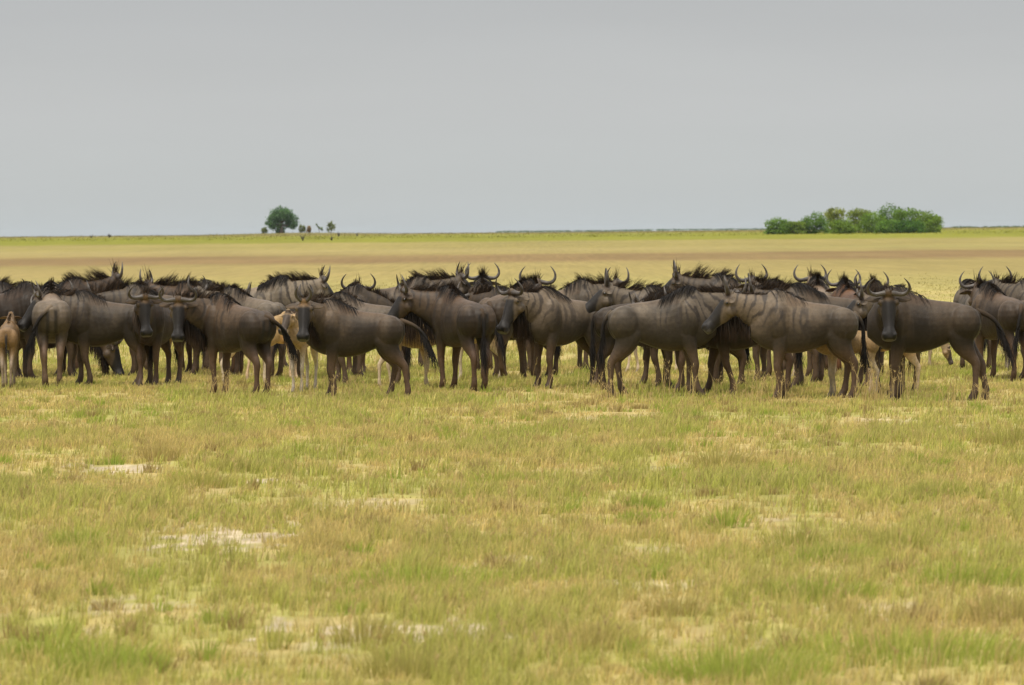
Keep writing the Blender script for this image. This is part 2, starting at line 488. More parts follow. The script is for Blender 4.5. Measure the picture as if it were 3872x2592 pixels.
def trunk_mesh(h, r0, tips, r, lean=0.):
    top = np.array((lean * h, 0, h))
    ps = [tube([(0, 0, -.4), (0, 0, h * .2), top * .6, top], [r0 * 1.35, r0 * 1.05, r0 * .85, r0 * .6], seg=9)]
    for t in tips:
        t = np.asarray(t, float); s = top * r.uniform(.55, .95)
        mid = s * .5 + t * .5 + np.array((0, 0, -.12 * np.linalg.norm(t - s)))
        ps.append(tube([s, mid, t], [r0 * .55, r0 * .36, r0 * .12], seg=7))
    v, t = join(ps)
    return mesh_np('trunk', v, t)

def tree(name, px, d, h, w, label, cat, group, col, blobs,  n=1500, size=.35, trunk_h=.35, tr=.25, seed=0, lean=0., zoff=0.):
    r = np.random.default_rng(seed)
    x = at_depth(px, d)
    root = bpy.data.objects.new(name, None); COL.objects.link(root)
    root.location = (x, d, float(terrain(x, d)) + zoff)
    tag(root, label, cat, group)
    col = np.asarray(col) * np.array((3.2, 2.95, 1.25))
    B = [(bx * w, by * w, bz * h, rw * w, rh * h * 1.12) for bx, by, bz, rw, rh in blobs]
    link('crown', crown_mesh('crown', B, n, size, col, r), m_leaf, root)
    if trunk_h:
        tm = trunk_mesh(h * trunk_h, tr, [(b[0] * .8, b[1] * .8, b[2]) for b in B], r, lean)
        smooth(tm)
        link('trunk', tm, m_bark, root)
    return root

GREEN_FAR = (.050, .082, .030)
tree('broad_tree', 1068, TREE_D, 7.9, 10.0, 'large rounded lone tree with thick trunk on the left horizon', 'tree', None, (.036, .072, .062),  # bluish leaf colour also carries painted distance haze
     [(0, 0, .80, .22, .20), (-.2, 0, .66, .20, .18), (.22, .05, .66, .21, .17), (-.36, 0, .46, .13, .16), (.38, 0, .45, .15, .18), (.36, 0, .30, .12, .13), (.18, .1, .36, .16, .14), (-.15, 0, .34, .18, .16), (.02, -.1, .75, .26, .22), (-.28, .05, .27, .13, .13), (.08, 0, .60, .20, .14), (-.08, .1, .52, .16, .14), (-.12, .1, .18, .10, .17), (.0, .1, .1, .12, .1)],
     n=8000, size=.26, trunk_h=.42, tr=.55, seed=3)
SMALL = [(0, 0, .6, .38, .36), (-.2, 0, .4, .25, .3), (.22, 0, .45, .24, .3)]
for px, h, w, lab, sd in [(1004, 1.9, 2.3, 'small low round bush left of the broad lone tree', 31), (1146, 2.6, 2.4, 'thin leggy bush just right of the broad lone tree', 32),
                          (1172, 2.2, 1.9, 'reddish narrow bush between the broad tree and the leaning sapling', 33), (1256, 3.4, 3.2, 'spiky dark bush with one tall point, rightmost near the broad tree', 35)]:
    tree('bush', px, TREE_D + 10, h, w, lab, 'bush', 'bushes beside the lone tree', (.055, .07, .045) if sd != 33 else (.085, .06, .045), SMALL if sd != 35 else SMALL + [(.05, 0, .9, .1, .22)], n=800, size=.2, trunk_h=.4, tr=.07, seed=sd)
tree('leaning_sapling', 1212, TREE_D + 5, 3.0, 3.2, 'sparse leaning sapling with gaps in its crown, beside the spiky bush', 'tree', None, (.05, .075, .045),
     [(-.26, 0, .86, .10, .10), (-.08, 0, .66, .13, .08), (.12, 0, .52, .16, .09), (.24, 0, .34, .09, .10)], n=420, size=.19, trunk_h=.6, tr=.07, seed=36, lean=-.2)

GROVE = 'trees of the grove on the right horizon'
ROUND = [(0, 0, .72, .36, .26), (-.30, 0, .54, .27, .28), (.30, .05, .55, .28, .28), (0, -.15, .40, .40, .26), (-.22, .1, .18, .34, .2), (.24, -.1, .18, .33, .2)]
FLAT = [(0, 0, .80, .42, .16), (-.28, 0, .68, .28, .18), (.29, 0, .70, .28, .17), (0, .1, .50, .42, .22), (.15, -.1, .26, .36, .22), (-.22, 0, .22, .32, .2)]
HIGH = [(0, 0, .88, .34, .12), (-.1, 0, .76, .25, .12), (.14, 0, .72, .25, .10), (0, .1, .5, .2, .16)]
for px, d, h, w, bl, lab, col, sd in [
    (2945, 1010, 3.6, 4.4, ROUND, 'low round tree at the left end of the right hand grove', (.048, .085, .030), 41),
    (3012, 1012, 2.9, 3.6, FLAT, 'short pale tree second from the left end of the grove', (.065, .098, .032), 42),
    (3085, 1014, 4.5, 5.0, ROUND, 'dark rounded tree left of the gap in the grove', (.042, .080, .026), 43),
    (3160, 1030, 6.0, 3.6, FLAT, 'tall pale flat topped tree rising above the gap in the grove', (.085, .105, .042), 44),
    (3190, 1008, 3.3, 4.6, ROUND, 'light green tree in the middle front of the grove below the pale tall one', (.062, .100, .030), 45),
    (3250, 1028, 5.8, 4.8, FLAT, 'thin topped tree with see-through crown at the grove centre', (.070, .095, .038), 46),
    (3300, 1016, 4.7, 5.2, ROUND, 'broad mid green tree right of the see-through crown', (.055, .094, .030), 47),
    (3365, 1026, 6.3, 5.6, ROUND, 'tallest dense dark tree of the grove', (.040, .078, .026), 48),
    (3372, 1004, 3.0, 5.0, ROUND, 'low bushy tree in front of the tallest dark one', (.045, .085, .028), 49),
    (3435, 1022, 5.7, 5.2, FLAT, 'wide flat crowned tree right of the tallest one', (.050, .088, .028), 50),
    (3440, 1003, 3.1, 5.2, ROUND, 'very dark low shrubby tree at the front right of the grove', (.028, .062, .022), 51),
    (3505, 1018, 4.6, 4.8, ROUND, 'round tree at the right end of the grove', (.058, .094, .030), 52),
    (3530, 1024, 3.7, 3.4, FLAT, 'small twiggy tree outermost on the right of the grove', (.064, .096, .034), 53)]:
    tree('grove_tree', px, d, h, w * 1.18, lab, 'tree', GROVE, col, bl, n=3600, size=.20, trunk_h=.42, tr=.13, seed=sd)

# a far wood that reads as one low dark line
r_ = np.random.default_rng(77)
xs = np.concatenate([np.linspace(-60, 560, 560)])
bl = [(x + r_.normal(0, 1.5), 3900 + r_.uniform(-60, 60), float(terrain(x, 3900)) + .9, r_.uniform(1.4, 3.4), r_.uniform(.3, .6) * (1 + .5 * (x > 380))) for x in xs if -12 < x < 225 or x > 380]
tl = link('far_treeline', crown_mesh('far_treeline', bl, 14000, .5, (.12, .19, .10), r_), m_leaf)
tag(tl, 'low dark line of distant woodland along the horizon', 'trees', kind='stuff')

# tiny dead shrubs on the green flats
m_dead = material('dead_wood', base=(.05, .042, .035), rough=.9)
for i, (px, d, h, lab) in enumerate([(349, 1150, .95, 'tiny low dark shrub on the far left skyline'), (417, 1150, 1.1, 'tiny pointed dark shrub right of the low one on the left skyline'),
                                     (1149, 900, 1.25, 'dark bare shrub on the green flats below the lone tree'), (1258, 905, .95, 'thin bare shrub on the green flats below the spiky bush'),
                                     (1284, 1090, 1.2, 'bent bare stem on the skyline right of the spiky bush'), (1353, 1100, .9, 'small dark stump on the skyline farthest right of the lone tree')]):
    r = np.random.default_rng(60 + i)
    x = at_depth(px, d); ps = []
    for k in range(9):
        a = r.uniform(0, 6.28); e = np.array((math.cos(a) * h * r.uniform(.1, .6), math.sin(a) * h * .4, h * r.uniform(.5, 1)))
        ps.append(tube([(0, 0, -.1), e * .5 + np.array((0, 0, .1 * h)), e], [.07, .06, .03], seg=6))
    v, t = join(ps)
    o = link('dead_shrub', mesh_np('dead_shrub', v, t), m_dead)
    o.location = (x, d, float(terrain(x, d)))
    tag(o, lab, 'shrub', 'dead shrubs on the horizon flats')

# ------------------------------------------------------------------ wildebeest
def wrinkle(m):
    # loose hide: soft upright folds over the body
    t = m.node_tree; b = t.nodes['Principled BSDF']
    co = t.nodes.new('ShaderNodeTexCoord'); mp_ = t.nodes.new('ShaderNodeMapping'); mp_.inputs['Scale'].default_value = (13, 6, 2.4)
    n = t.nodes.new('ShaderNodeTexNoise'); n.inputs['Scale'].default_value = 1.0; n.inputs['Detail'].default_value = 3
    bp = t.nodes.new('ShaderNodeBump'); bp.inputs['Strength'].default_value = .30; bp.inputs['Distance'].default_value = .03
    t.links.new(co.outputs['Object'], mp_.inputs[0]); t.links.new(mp_.outputs[0], n.inputs['Vector']); t.links.new(n.outputs['Fac'], bp.inputs['Height'])
    old = b.inputs['Normal'].links[0].from_node
    t.links.new(bp.outputs[0], old.inputs['Normal'])
m_coat = material('wildebeest_coat', attr='coat', rough=.53, spec=.22, noise=.24, nscale=24, bump=.35, bscale=80)
wrinkle(m_coat)
m_hair = material('wildebeest_hair', attr='coat', rough=.75, spec=.10)
m_horn = material('wildebeest_horn', base=(.062, .050, .041), rough=.45, spec=.4, noise=.35, nscale=22)
m_eye = material('wildebeest_eye', base=(.01, .008, .006), rough=.1, spec=.6)

TOR = np.array([(-1.065, 1.105, .95, .06), (-1.03, 1.152, .84, .14), (-.95, 1.19, .74, .19), (-.82, 1.243, .80, .205), (-.68, 1.266, .765, .205), (-.50, 1.280, .675, .235),
                (-.30, 1.320, .615, .246), (-.15, 1.415, .615, .225), (-.02, 1.475, .635, .222), (.10, 1.455, .655, .21), (.20, 1.36, .69, .19), (.29, 1.24, .75, .155), (.37, 1.08, .84, .08)])
SHIFT = .47

def bez(p0, p1, p2, p3, t):
    t = np.asarray(t)[:, None]
    return (1 - t) ** 3 * p0 + 3 * (1 - t) ** 2 * t * p1 + 3 * (1 - t) * t * t * p2 + t ** 3 * p3

def ribbons(root, tip, mid, w, col, tipcol=None, r=None, lev=4):
    """hair: tapered ribbons along quadratic curves"""
    n = len(root)
    t = np.linspace(0, 1, lev)[None, :, None]
    C = (1 - t) ** 2 * root[:, None] + 2 * (1 - t) * t * mid[:, None] + t * t * tip[:, None]
    sd = np.cross(tip - root, r.normal(size=(n, 3))); sd /= np.linalg.norm(sd, axis=1)[:, None] + 1e-9
    ww = (np.broadcast_to(w, (n,))[:, None] * np.linspace(1, .12, lev)[None] * .5)[..., None]
    V = np.stack([C - sd[:, None] * ww, C + sd[:, None] * ww], 2)          # n, lev, 2, 3
    ids = np.arange(n * lev * 2).reshape(n, lev, 2)
    q = np.stack([ids[:, :-1, 0], ids[:, :-1, 1], ids[:, 1:, 1], ids[:, 1:, 0]], -1).reshape(-1, 4)
    T = np.concatenate([q[:, [0, 1, 2]], q[:, [0, 2, 3]]])
    col = np.broadcast_to(col, (n, 3)); tipcol = col if tipcol is None else np.broadcast_to(tipcol, (n, 3))
    Cc = (col[:, None] * (1 - t) + tipcol[:, None] * t)
    Cc = np.repeat(Cc[:, :, None], 2, 2)
    return V.reshape(-1, 3), T, Cc.reshape(-1, 3)

def ellipsoid(c, rad, seg=14, rings=9):
    a = np.linspace(0.12, np.pi - .12, rings); b = np.linspace(0, 2 * np.pi, seg, endpoint=False)
    V = np.stack([np.sin(a)[:, None] * np.cos(b)[None], np.sin(a)[:, None] * np.sin(b)[None], np.repeat(np.cos(a)[:, None], seg, 1)], -1)
    return close(V * np.asarray(rad) + np.asarray(c))

PENDING = []
def wildebeest(px, py, th, label, s=1.0, look=None, nk=None, pitch=-42, lift=0., horn='adult', stance=(0, 0, 0, 0), tail=(0., 0.), tint=(1, 1, 1), grey=.5, forehead=.3,
               mane=1.0, drape=.4, stripes=.85, beard=1.0, calf=False, graze=False, seed=None, vox=.0135, lift_leg=None):
    seed = int(px * 7 + py) & 0xffff if seed is None else seed
    r = np.random.default_rng(seed)
    x, y = at(px, py)
    look = th if look is None else look
    nk = th + .75 * ((look - th + 180) % 360 - 180) if nk is None else nk
    rad = lambda a: math.radians((a - th + 180) % 360 - 180)
    yh, yn = rad(look), rad(nk)
    slim = .80 if calf else 1.0
    T = TOR.copy(); T[:, 1:3] += 0
    if calf:
        mid = 1.16
        T[:, 2] = mid - (mid - T[:, 2]) * .74; T[:, 3] *= .80
        T[:, 1] = 1.22 + (T[:, 1] - 1.22) * .55
        T[:, 0] *= .84
    xs = np.interp(np.linspace(0, 1, 30), np.linspace(0, 1, len(T)), T[:, 0])
    def cub(col):   # smooth resample
        o = np.argsort(T[:, 0]); v = np.interp(xs, T[o, 0], T[o, col])
        return np.convolve(np.pad(v, 2, 'edge'), np.ones(5) / 5, 'valid') * .6 + v * .4
    top, bot, hw = cub(1), cub(2), cub(3)
    a = np.linspace(0, 2 * np.pi, 26, endpoint=False)
    ca, sa = np.cos(a), np.sin(a)
    zc, hh = (top + bot) / 2, (top - bot) / 2
    # wider below the middle, ridge along the spine
    nar = np.interp(xs, [-1.05, -.6, -.3, -.05, .3], [.10, .18, .32, .46, .46])[:, None]
    wmod = np.where(sa[None] > 0, 1 - nar * sa[None] ** 2, 1.0)
    V = np.zeros((30, 26, 3))
    V[..., 0] = xs[:, None]
    V[..., 1] = hw[:, None] * .95 * ((np.sign(ca) * np.abs(ca) ** .70)[None] * wmod)
    V[..., 2] = (zc - .02)[:, None] + hh[:, None] * (sa)[None]
    parts = [close(V)]
    fx = .84 if calf else 1.0
    # legs
    LX = -.80 * fx
    lr = .78 if calf else 1.10
    hooves = []
    def leg(js, side, dx, zp, lifted=0.):
        P = []; R1 = []; R2 = []
        for jx, jz, jy, rx, ry in js:
            f = max(0., 1 - jz / zp)
            P.append((jx + dx * f, side * (jy - .02 * f), jz + lifted * f * (1 if jz < .5 else .6))); q_ = (lr if jz < .7 else slim) * (.94 if .1 < jz < .5 and not calf else 1.0); R1.append(ry * q_); R2.append(rx * q_)
        P = np.array(P); k = np.linspace(0, 1, len(P)); kk = np.linspace(0, 1, 26)
        P = np.stack([np.interp(kk, k, P[:, i]) for i in range(3)], 1)
        return tube(P, np.interp(kk, k, R1), np.interp(kk, k, R2), seg=12, lat=(0, 1, 0))
    FR = [(-.05, 1.10, .12, .11, .05), (-.02, .95, .145, .13, .075), (-.03, .80, .145, .105, .075), (-.005, .66, .135, .082, .062), (.01, .54, .13, .060, .049), (.022, .455, .128, .053, .050), (.022, .40, .127, .052, .049),
          (.008, .33, .125, .039, .036), (.0, .22, .122, .035, .033), (.002, .135, .12, .046, .041), (.015, .085, .12, .043, .040), (.035, .05, .12, .047, .043), (.05, .0, .12, .058, .050), (.05, -.01, .12, .056, .048)]
    HI = [(-.74, 1.08, .10, .15, .07), (-.80, .96, .135, .20, .095), (-.80, .82, .140, .185, .095), (-.81, .71, .135, .150, .086), (-.86, .62, .128, .102, .068), (-.92, .54, .122, .070, .052), (-.965, .475, .12, .058, .046), (-.97, .42, .118, .053, .044),
          (-.958, .34, .117, .041, .036), (-.95, .22, .116, .037, .034), (-.945, .135, .115, .047, .041), (-.93, .085, .115, .043, .040), (-.91, .05, .115, .047, .043), (-.895, .0, .115, .058, .050), (-.895, -.01, .115, .056, .048)]
    if calf:
        FR = [(q[0] * fx, q[1], q[2] * .78, q[3], q[4]) for q in FR]; HI = [(q[0] + .16 * .8, q[1], q[2] * .80, q[3], q[4]) for q in HI]
    ll = lift_leg or {}
    parts.append(leg(FR, 1, stance[0], .85, ll.get(0, 0.))); parts.append(leg(FR, -1, stance[1], .85, ll.get(1, 0.)))
    parts.append(leg(HI, 1, stance[2], .9, ll.get(2, 0.))); parts.append(leg(HI, -1, stance[3], .9, ll.get(3, 0.)))
    for sd in (1, -1):   # muscle masses
        parts.append(ellipsoid((-.01 * fx, sd * .135 * slim, 1.02), (.165 * slim, .122 * slim, .28 * slim)))
        parts.append(ellipsoid((-.07 * fx, sd * .135 * slim, .84), (.105 * slim, .075 * slim, .11 * slim)))
        parts.append(ellipsoid((LX - .05, sd * .13 * slim, .97), (.205 * slim, .150 * slim, .235 * slim)))
        parts.append(ellipsoid((LX + .07, sd * .135 * slim, .84), (.115 * slim, .085 * slim, .13 * slim)))
    # neck
    p0 = np.array((.0 if not calf else -.02, 0, 1.04 if not calf else 1.10))
    nl = .595 if not calf else .40
    if graze:
        H = np.array((.62 * math.cos(yn) * (nl / .56), .62 * math.sin(yn), .50))
        pitch = -72
        p1 = p0 + np.array((.34, 0, -.05)); p2 = H + np.array((-.10, 0, .28))
    else:
        H = p0 + np.array((nl * math.cos(yn), nl * math.sin(yn), .235 + lift))
        p1 = p0 + np.array((.20, 0, .09)); p2 = H - np.array((math.cos(yn) * .16, math.sin(yn) * .16, .07 + lift * .5))
    tt = np.linspace(0, 1, 12)
    NP = bez(p0, p1, p2, H, tt)
    NT = np.gradient(NP, axis=0); NT /= np.linalg.norm(NT, axis=1)[:, None]
    NL = np.cross(np.array((0, 0, 1.)), NT); NL /= np.linalg.norm(NL, axis=1)[:, None]
    NU = np.cross(NT, NL)
    nh = np.interp(tt, [0, .2, .4, .6, .8, 1], np.array([.35, .305, .255, .21, .17, .145]) * (slim * .9 if calf else 1)); nw = np.interp(tt, [0, .2, .4, .6, .8, 1], np.array([.185, .168, .145, .122, .105, .092]) * (slim if calf else 1))
    parts.append(close(NP[:, None] + NL[:, None] * (np.cos(a) * nw[:, None])[..., None] + NU[:, None] * (np.sin(a) * nh[:, None])[..., None]))
    # head
    hp = math.radians(pitch)
    u = np.array((math.cos(hp) * math.cos(yh), math.cos(hp) * math.sin(yh), math.sin(hp)))
    v = np.array((-math.sin(yh), math.cos(yh), 0.)); w = np.cross(u, v)
    hs = .86 if calf else 1.06
    O = H - .05 * hs * u + .075 * hs * w
    hd = lambda su, sv, sw: O + hs * (su * u + sv * v + sw * w)
    HS = np.array([(-.06, -.055, .05, .045), (-.03, -.06, .095, .072), (.02, -.07, .122, .092), (.09, -.078, .138, .108), (.16, -.082, .134, .104), (.25, -.078, .118, .084), (.33, -.07, .095, .069), (.41, -.064, .082, .064),
                   (.45, -.064, .084, .080), (.49, -.064, .084, .092), (.53, -.064, .076, .092), (.555, -.066, .056, .074)])
    kk = np.linspace(0, 1, 28); k0 = np.linspace(0, 1, len(HS)); hr = np.stack([np.interp(kk, k0, HS[:, i]) for i in range(4)], 1)
    hv = np.zeros((28, 26, 3))
    hy = np.sign(ca) * np.abs(ca) ** .8; hz = np.sign(sa) * np.abs(sa) ** .9
    for i in range(28):
        su, cw, h_, w_ = hr[i]
        tap = np.where(sa < 0, 1 - .16 * np.abs(sa), 1 - .36 * sa ** 2)        # jaw narrower than brow
        hv[i] = O + hs * (su * u + (hy * w_ * tap)[:, None] * v + (cw + hz * h_)[:, None] * w)
    parts.append(close(hv))
    for sd in (1, -1):
        for c, rr in (((.095, sd * .088, -.015), .042), ((.14, sd * .062, -.13), .075), ((.50, sd * .060, -.025), .034)):    # brow, cheek, nostril
            parts.append(ellipsoid(hd(*c), np.full(3, rr * hs), 10, 7))
    parts.append(ellipsoid(hd(.0, 0, .03), np.full(3, .06 * hs), 10, 7))
    if horn == 'adult':
        parts.append(ellipsoid(hd(.0, 0, .05), np.full(3, .062), 10, 7))
    Vb, Tb = join(parts)
    # ---- root object
    root = bpy.data.objects.new('wildebeest_calf' if calf else 'wildebeest', None)
    COL.objects.link(root)
    root.location = (x, y, 0); root.rotation_euler = (0, 0, math.radians(th)); root.scale = (s, s, s)
    tag(root, label, 'calf' if calf else 'wildebeest', 'wildebeest calves among the herd' if calf else 'adult wildebeest of the herd')
    S = np.array((SHIFT if not calf else SHIFT * .8, 0, 0))
    me = mesh_np('body', Vb + S, Tb)
    body = link('body', me, None, root)
    rm = body.modifiers.new('r', 'REMESH'); rm.mode = 'VOXEL'; rm.voxel_size = vox; rm.use_smooth_shade = True
    sm = body.modifiers.new('s', 'SMOOTH'); sm.factor = .5; sm.iterations = 2
    tint = np.asarray(tint, float)
    if calf:
        c_coat, c_leg, c_belly = np.array((.33, .215, .105)) * tint, np.array((.44, .36, .27)) * tint, np.array((.45, .35, .22)) * tint
    else:
        c_coat = lerp((.045, .031, .019), (.116, .091, .065), grey) * tint; c_leg = np.array((.078, .051, .033)) * tint; c_belly = c_coat * .34  # adult belly: darker coat, deepened with painted shade
    st = float(r.uniform(0, 9))
    def colour(P):
        P = P - S
        n = len(P)
        c = np.tile(c_coat, (n, 1))
        zz = P[:, 2]
        n3 = fbm(P[:, 0] * 5 + st, zz * 5 + P[:, 1] * 4, 1, 3)
        n4 = fbm(P[:, 0] * 2.6 + st, zz * 2.6 + P[:, 1] * 2, 3, 3)
        c = c * (.32 + .55 * n3 + .80 * n4)[:, None]
        # belly and lower flank, a browner back line
        # countershaded coat, with top light and shade below painted into its colour too
        if not calf:
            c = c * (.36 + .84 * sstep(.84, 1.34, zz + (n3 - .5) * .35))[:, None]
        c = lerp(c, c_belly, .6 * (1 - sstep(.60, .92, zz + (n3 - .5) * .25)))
        if not calf:
            c = lerp(c, np.array((.095, .058, .034)) * tint, .40 * sstep(1.15, 1.27, zz) * (np.abs(P[:, 1]) < .16) * (P[:, 0] < -.1))
        c = lerp(c, c_leg, 1 - sstep(.50, .74, zz))
        c = lerp(c, c_leg * (.6 if not calf else .5), (1 - sstep(.07, .12, zz)) * .8)
        # coordinates along the neck
        D = ((P[:, None] - NP[None]) ** 2).sum(-1)
        ni = D.argmin(1)
        dn = np.sqrt(D.min(1))
        arc = ni / 11.0
        rel = P - NP[ni]
        arc = arc + (rel * NT[ni]).sum(1) / .6
        onneck = (dn < .33) & (zz > .72) & (arc > -.05) & (P[:, 0] > -.05)
        if not calf:
            c = lerp(c, c_coat * 1.25, .5 * onneck * sstep(.80, 1.08, zz) * sstep(-.05, .16, P[:, 0]) * grey)
            # dark brindle bands down the neck, shoulder and ribs
            up = (rel * NU[ni]).sum(1)
            ph = arc * 34 + 2.2 * np.sin(up * 9 + st) + (fbm(P[:, 0] * 9, zz * 2.5 + st, 5, 2) - .5) * 9
            band = sstep(.35, .85, np.sin(ph)) * onneck * sstep(-.28, -.05, up) * stripes * (.5 + n3)
            c = lerp(c, np.array((.030, .023, .019)), np.clip(band, 0, .85))
            ph2 = P[:, 0] * 46 + (fbm(P[:, 0] * 7 + 3, zz * 2.0 + st, 6, 2) - .5) * 14
            side = (P[:, 0] < .02) * sstep(-.62, -.30, P[:, 0]) * sstep(.72, .9, zz) * (1 - sstep(1.15, 1.25, zz)) * (np.abs(P[:, 1]) > .1)
            c = lerp(c, np.array((.035, .027, .022)), np.clip(sstep(.35, .95, np.sin(ph2)) * side * stripes * .95 * (.3 + 1.2 * n3), 0, .75))
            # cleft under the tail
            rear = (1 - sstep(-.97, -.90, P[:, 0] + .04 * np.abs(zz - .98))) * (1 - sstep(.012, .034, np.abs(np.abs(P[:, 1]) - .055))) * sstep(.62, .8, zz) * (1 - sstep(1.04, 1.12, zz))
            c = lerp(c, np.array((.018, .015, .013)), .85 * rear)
        # face
        q = (P - O) / hs
        su, sv, sw = q @ u, q @ v, q @ w
        inh = (su > -.09) & (su < .62) & (np.abs(sv) < .16) & (sw > -.26) & (sw < .14)
        cheek = c_coat * (1.2 if not calf else .9)
        c = np.where(inh[:, None], lerp(c, cheek, .6 * sstep(-.02, .05, su)), c)
        dark = np.array((.014, .012, .011)) if not calf else np.array((.055, .04, .03))
        m = sstep(.085, .14, su + .03 * np.abs(sv) / .1) * sstep(-.075, -.03, sw + sstep(.22, .42, su) * .12) * (1 - sstep(.068, .098, np.abs(sv) - sstep(.2, .4, su) * .06)) * inh
        m = np.maximum(m, sstep(.36, .42, su) * inh)
        c = lerp(c, dark, .96 * m)
        fh = sstep(-.03, .02, su) * (1 - sstep(.075, .125, su + .45 * np.abs(sv))) * sstep(-.06, -.01, sw) * inh
        c = lerp(c, lerp(np.array((.045, .029, .018)), np.array((.19, .112, .052)), forehead ** 2.2 * (.5 + .9 * n3)), np.clip(fh * .95, 0, 1))
        lip = np.maximum(sstep(.535, .55, su) * (sw < -.03), sstep(.47, .5, su) * (sw < -.075)) * (sw > -.125) * inh
        c = lerp(c, np.array((.15, .138, .13)), .38 * lip)
        nos = (((su - .535) / .02) ** 2 + ((np.abs(sv) - .052) / .020) ** 2 < 1) & inh & (sw > -.05)
        c = lerp(c, np.array((.004, .004, .004)), 1. * nos)
        return np.clip(c, .003, 1)
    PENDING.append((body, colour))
    # ---- hair
    black = np.array((.014, .012, .011)) * (1 if not calf else 2.5)
    warm = np.array((.115, .070, .038)) * (1 if not calf else 2)
    def hair(name, lst):
        vv, tt_, cc = merge(lst)
        return link(name, mesh_np(name, vv + S, tt_, cc), m_hair, root)
    # mane: crest points from withers to poll
    ncl = int((64 if not calf else 40))
    f = np.sort(r.uniform(0, 1, ncl))                     # 0 withers .. 1 poll
    tw = np.clip((f - .22) / .78, 0, 1)
    crest = np.zeros((ncl, 3)); cup = np.zeros((ncl, 3)); cfw = np.zeros((ncl, 3)); clat = np.zeros((ncl, 3))
    for i in range(ncl):
        if f[i] < .22:
            xx = -.30 + (f[i] / .22) * .30
            crest[i] = (xx, 0, np.interp(xx, xs, top) - .015); cup[i] = (-.5, 0, .85); cfw[i] = (1, 0, 0); clat[i] = (0, 1, 0)
        else:
            g = tw[i] * 11; j = min(int(g), 10); e = g - j
            nu = NU[j] * (1 - e) + NU[j + 1] * e
            crest[i] = NP[j] * (1 - e) + NP[j + 1] * e + nu * (np.interp(tw[i], tt, nh) - .02)
            cup[i] = nu; cfw[i] = NT[j]; clat[i] = NL[j]
    ml = np.interp(f, [0, .2, .45, .75, .95, 1], [.06, .13, .21, .24, .21, .14]) * (mane if mane < 1 else 1 + (mane - 1) * .6) * .82 * r.uniform(.5, 1.25, ncl)
    if calf:
        ml = ml * .35
    L = []
    k = 17
    rep = np.repeat(np.arange(ncl), k); n = len(rep)
    ml = np.where(r.random(ncl) < .22, ml * .35, ml)
    root_p = crest[rep] + clat[rep] * r.normal(0, .018, (n, 1)) + cfw[rep] * r.normal(0, .026, (n, 1))
    cl_dir = cup + cfw * (r.normal(-.25, .26, (ncl, 1))) + clat * r.normal(0, .20, (ncl, 1))
    d_ = cl_dir[rep] + r.normal(0, .13, (n, 3)); d_ /= np.linalg.norm(d_, axis=1)[:, None]
    ln = ml[rep] * r.uniform(.55, 1.1, n)
    cd = cl_dir / np.linalg.norm(cl_dir, axis=1)[:, None]
    ct = crest + cd * ml[:, None] * 1.08 - cfw * (ml * .22)[:, None]
    tip = root_p + d_ * ln[:, None] - cfw[rep] * (ln * .18)[:, None]; cv = np.clip(r.normal(.38, .25, (n, 1)), 0, 1)
    tip = tip * (1 - cv) + (ct[rep] * 1 + (root_p - crest[rep]) * .12 - cd[rep] * (ml[rep] * r.uniform(0, .25, n))[:, None]) * cv
    midp = (root_p + tip) / 2 + cfw[rep] * (ln * .09)[:, None]
    mixc = r.random((n, 1)) ** 1.2
    L.append(ribbons(root_p, tip, midp, .0075, black * (1 - mixc) + warm * .85 * mixc, black * (1 - .5 * mixc) + warm * .35 * mixc, r))
    # hair that lies over the withers
    n = int(330 * drape)
    if n and not calf:
        xx = r.uniform(-.34, .12, n); sdn = r.choice([-1., 1.], n)
        rt = np.stack([xx, sdn * r.uniform(0, .03, n), np.interp(xx, xs, top) + .004], 1)
        ln = .20 * r.uniform(.4, 1.1, n) * (1.15 - np.abs(xx + .1))
        tp = rt + np.stack([-ln * .55, sdn * (.07 + ln * .45), -ln * .95], 1)
        md = rt + np.stack([-ln * .30, sdn * (.065 + ln * .2), -ln * .25 + .015], 1)
        L.append(ribbons(rt, tp, md, .010, black * 1.6, black * 1.6, r))
    # forelock
    if not calf:
        n = 46
        rt = hd(-.02, 0, .05) + r.normal(0, .022, (n, 3)); dv = -u * .6 + w * .8
        tp = rt + (dv + r.normal(0, .28, (n, 3))) * (.12 * r.uniform(.5, 1.1, (n, 1)) * mane)
        L.append(ribbons(rt, tp, (rt + tp) / 2, .011, warm * .6, black, r))
    hair('mane', L)
    # beard
    if beard > 0 and not calf:
        n = int(620)
        g = r.uniform(.12, 1, n); gi = g * 11; j = np.minimum(gi.astype(int), 10); e = (gi - j)[:, None]
        base = NP[j] * (1 - e) + NP[j + 1] * e
        rt = base - (NU[j] * (1 - e) + NU[j + 1] * e) * (np.interp(g, tt, nh) - .02)[:, None] + NL[j] * r.normal(0, .03, (n, 1))
        m = n // 3
        uu = r.uniform(.05, .27, m)
        jaw = O + hs * (uu[:, None] * u + r.normal(0, .035, (m, 1)) * v - np.interp(uu, [.05, .16, .27], [.20, .205, .18])[:, None] * w)
        rt[:m] = jaw
        g[:m] = 1.0
        ln = beard * np.interp(g, [.1, .4, .8, 1], [.12, .25, .36, .33]) * r.uniform(.5, 1.15, n)
        tp = rt + np.stack([r.normal(-.02, .03, n), r.normal(0, .03, n), -ln], 1)
        hair('beard', [ribbons(rt, tp, (rt + tp) / 2 + r.normal(0, .01, (n, 3)), .013, black * 1.2, warm * .35, r)])
    # tail: dock and tuft
    tb = np.array(((-1.05 if not calf else -.885), 0, 1.13))
    sw_, bk = tail
    if calf:
        sw_, bk = sw_ * .6, bk * .6
    dl = .42 if not calf else .30
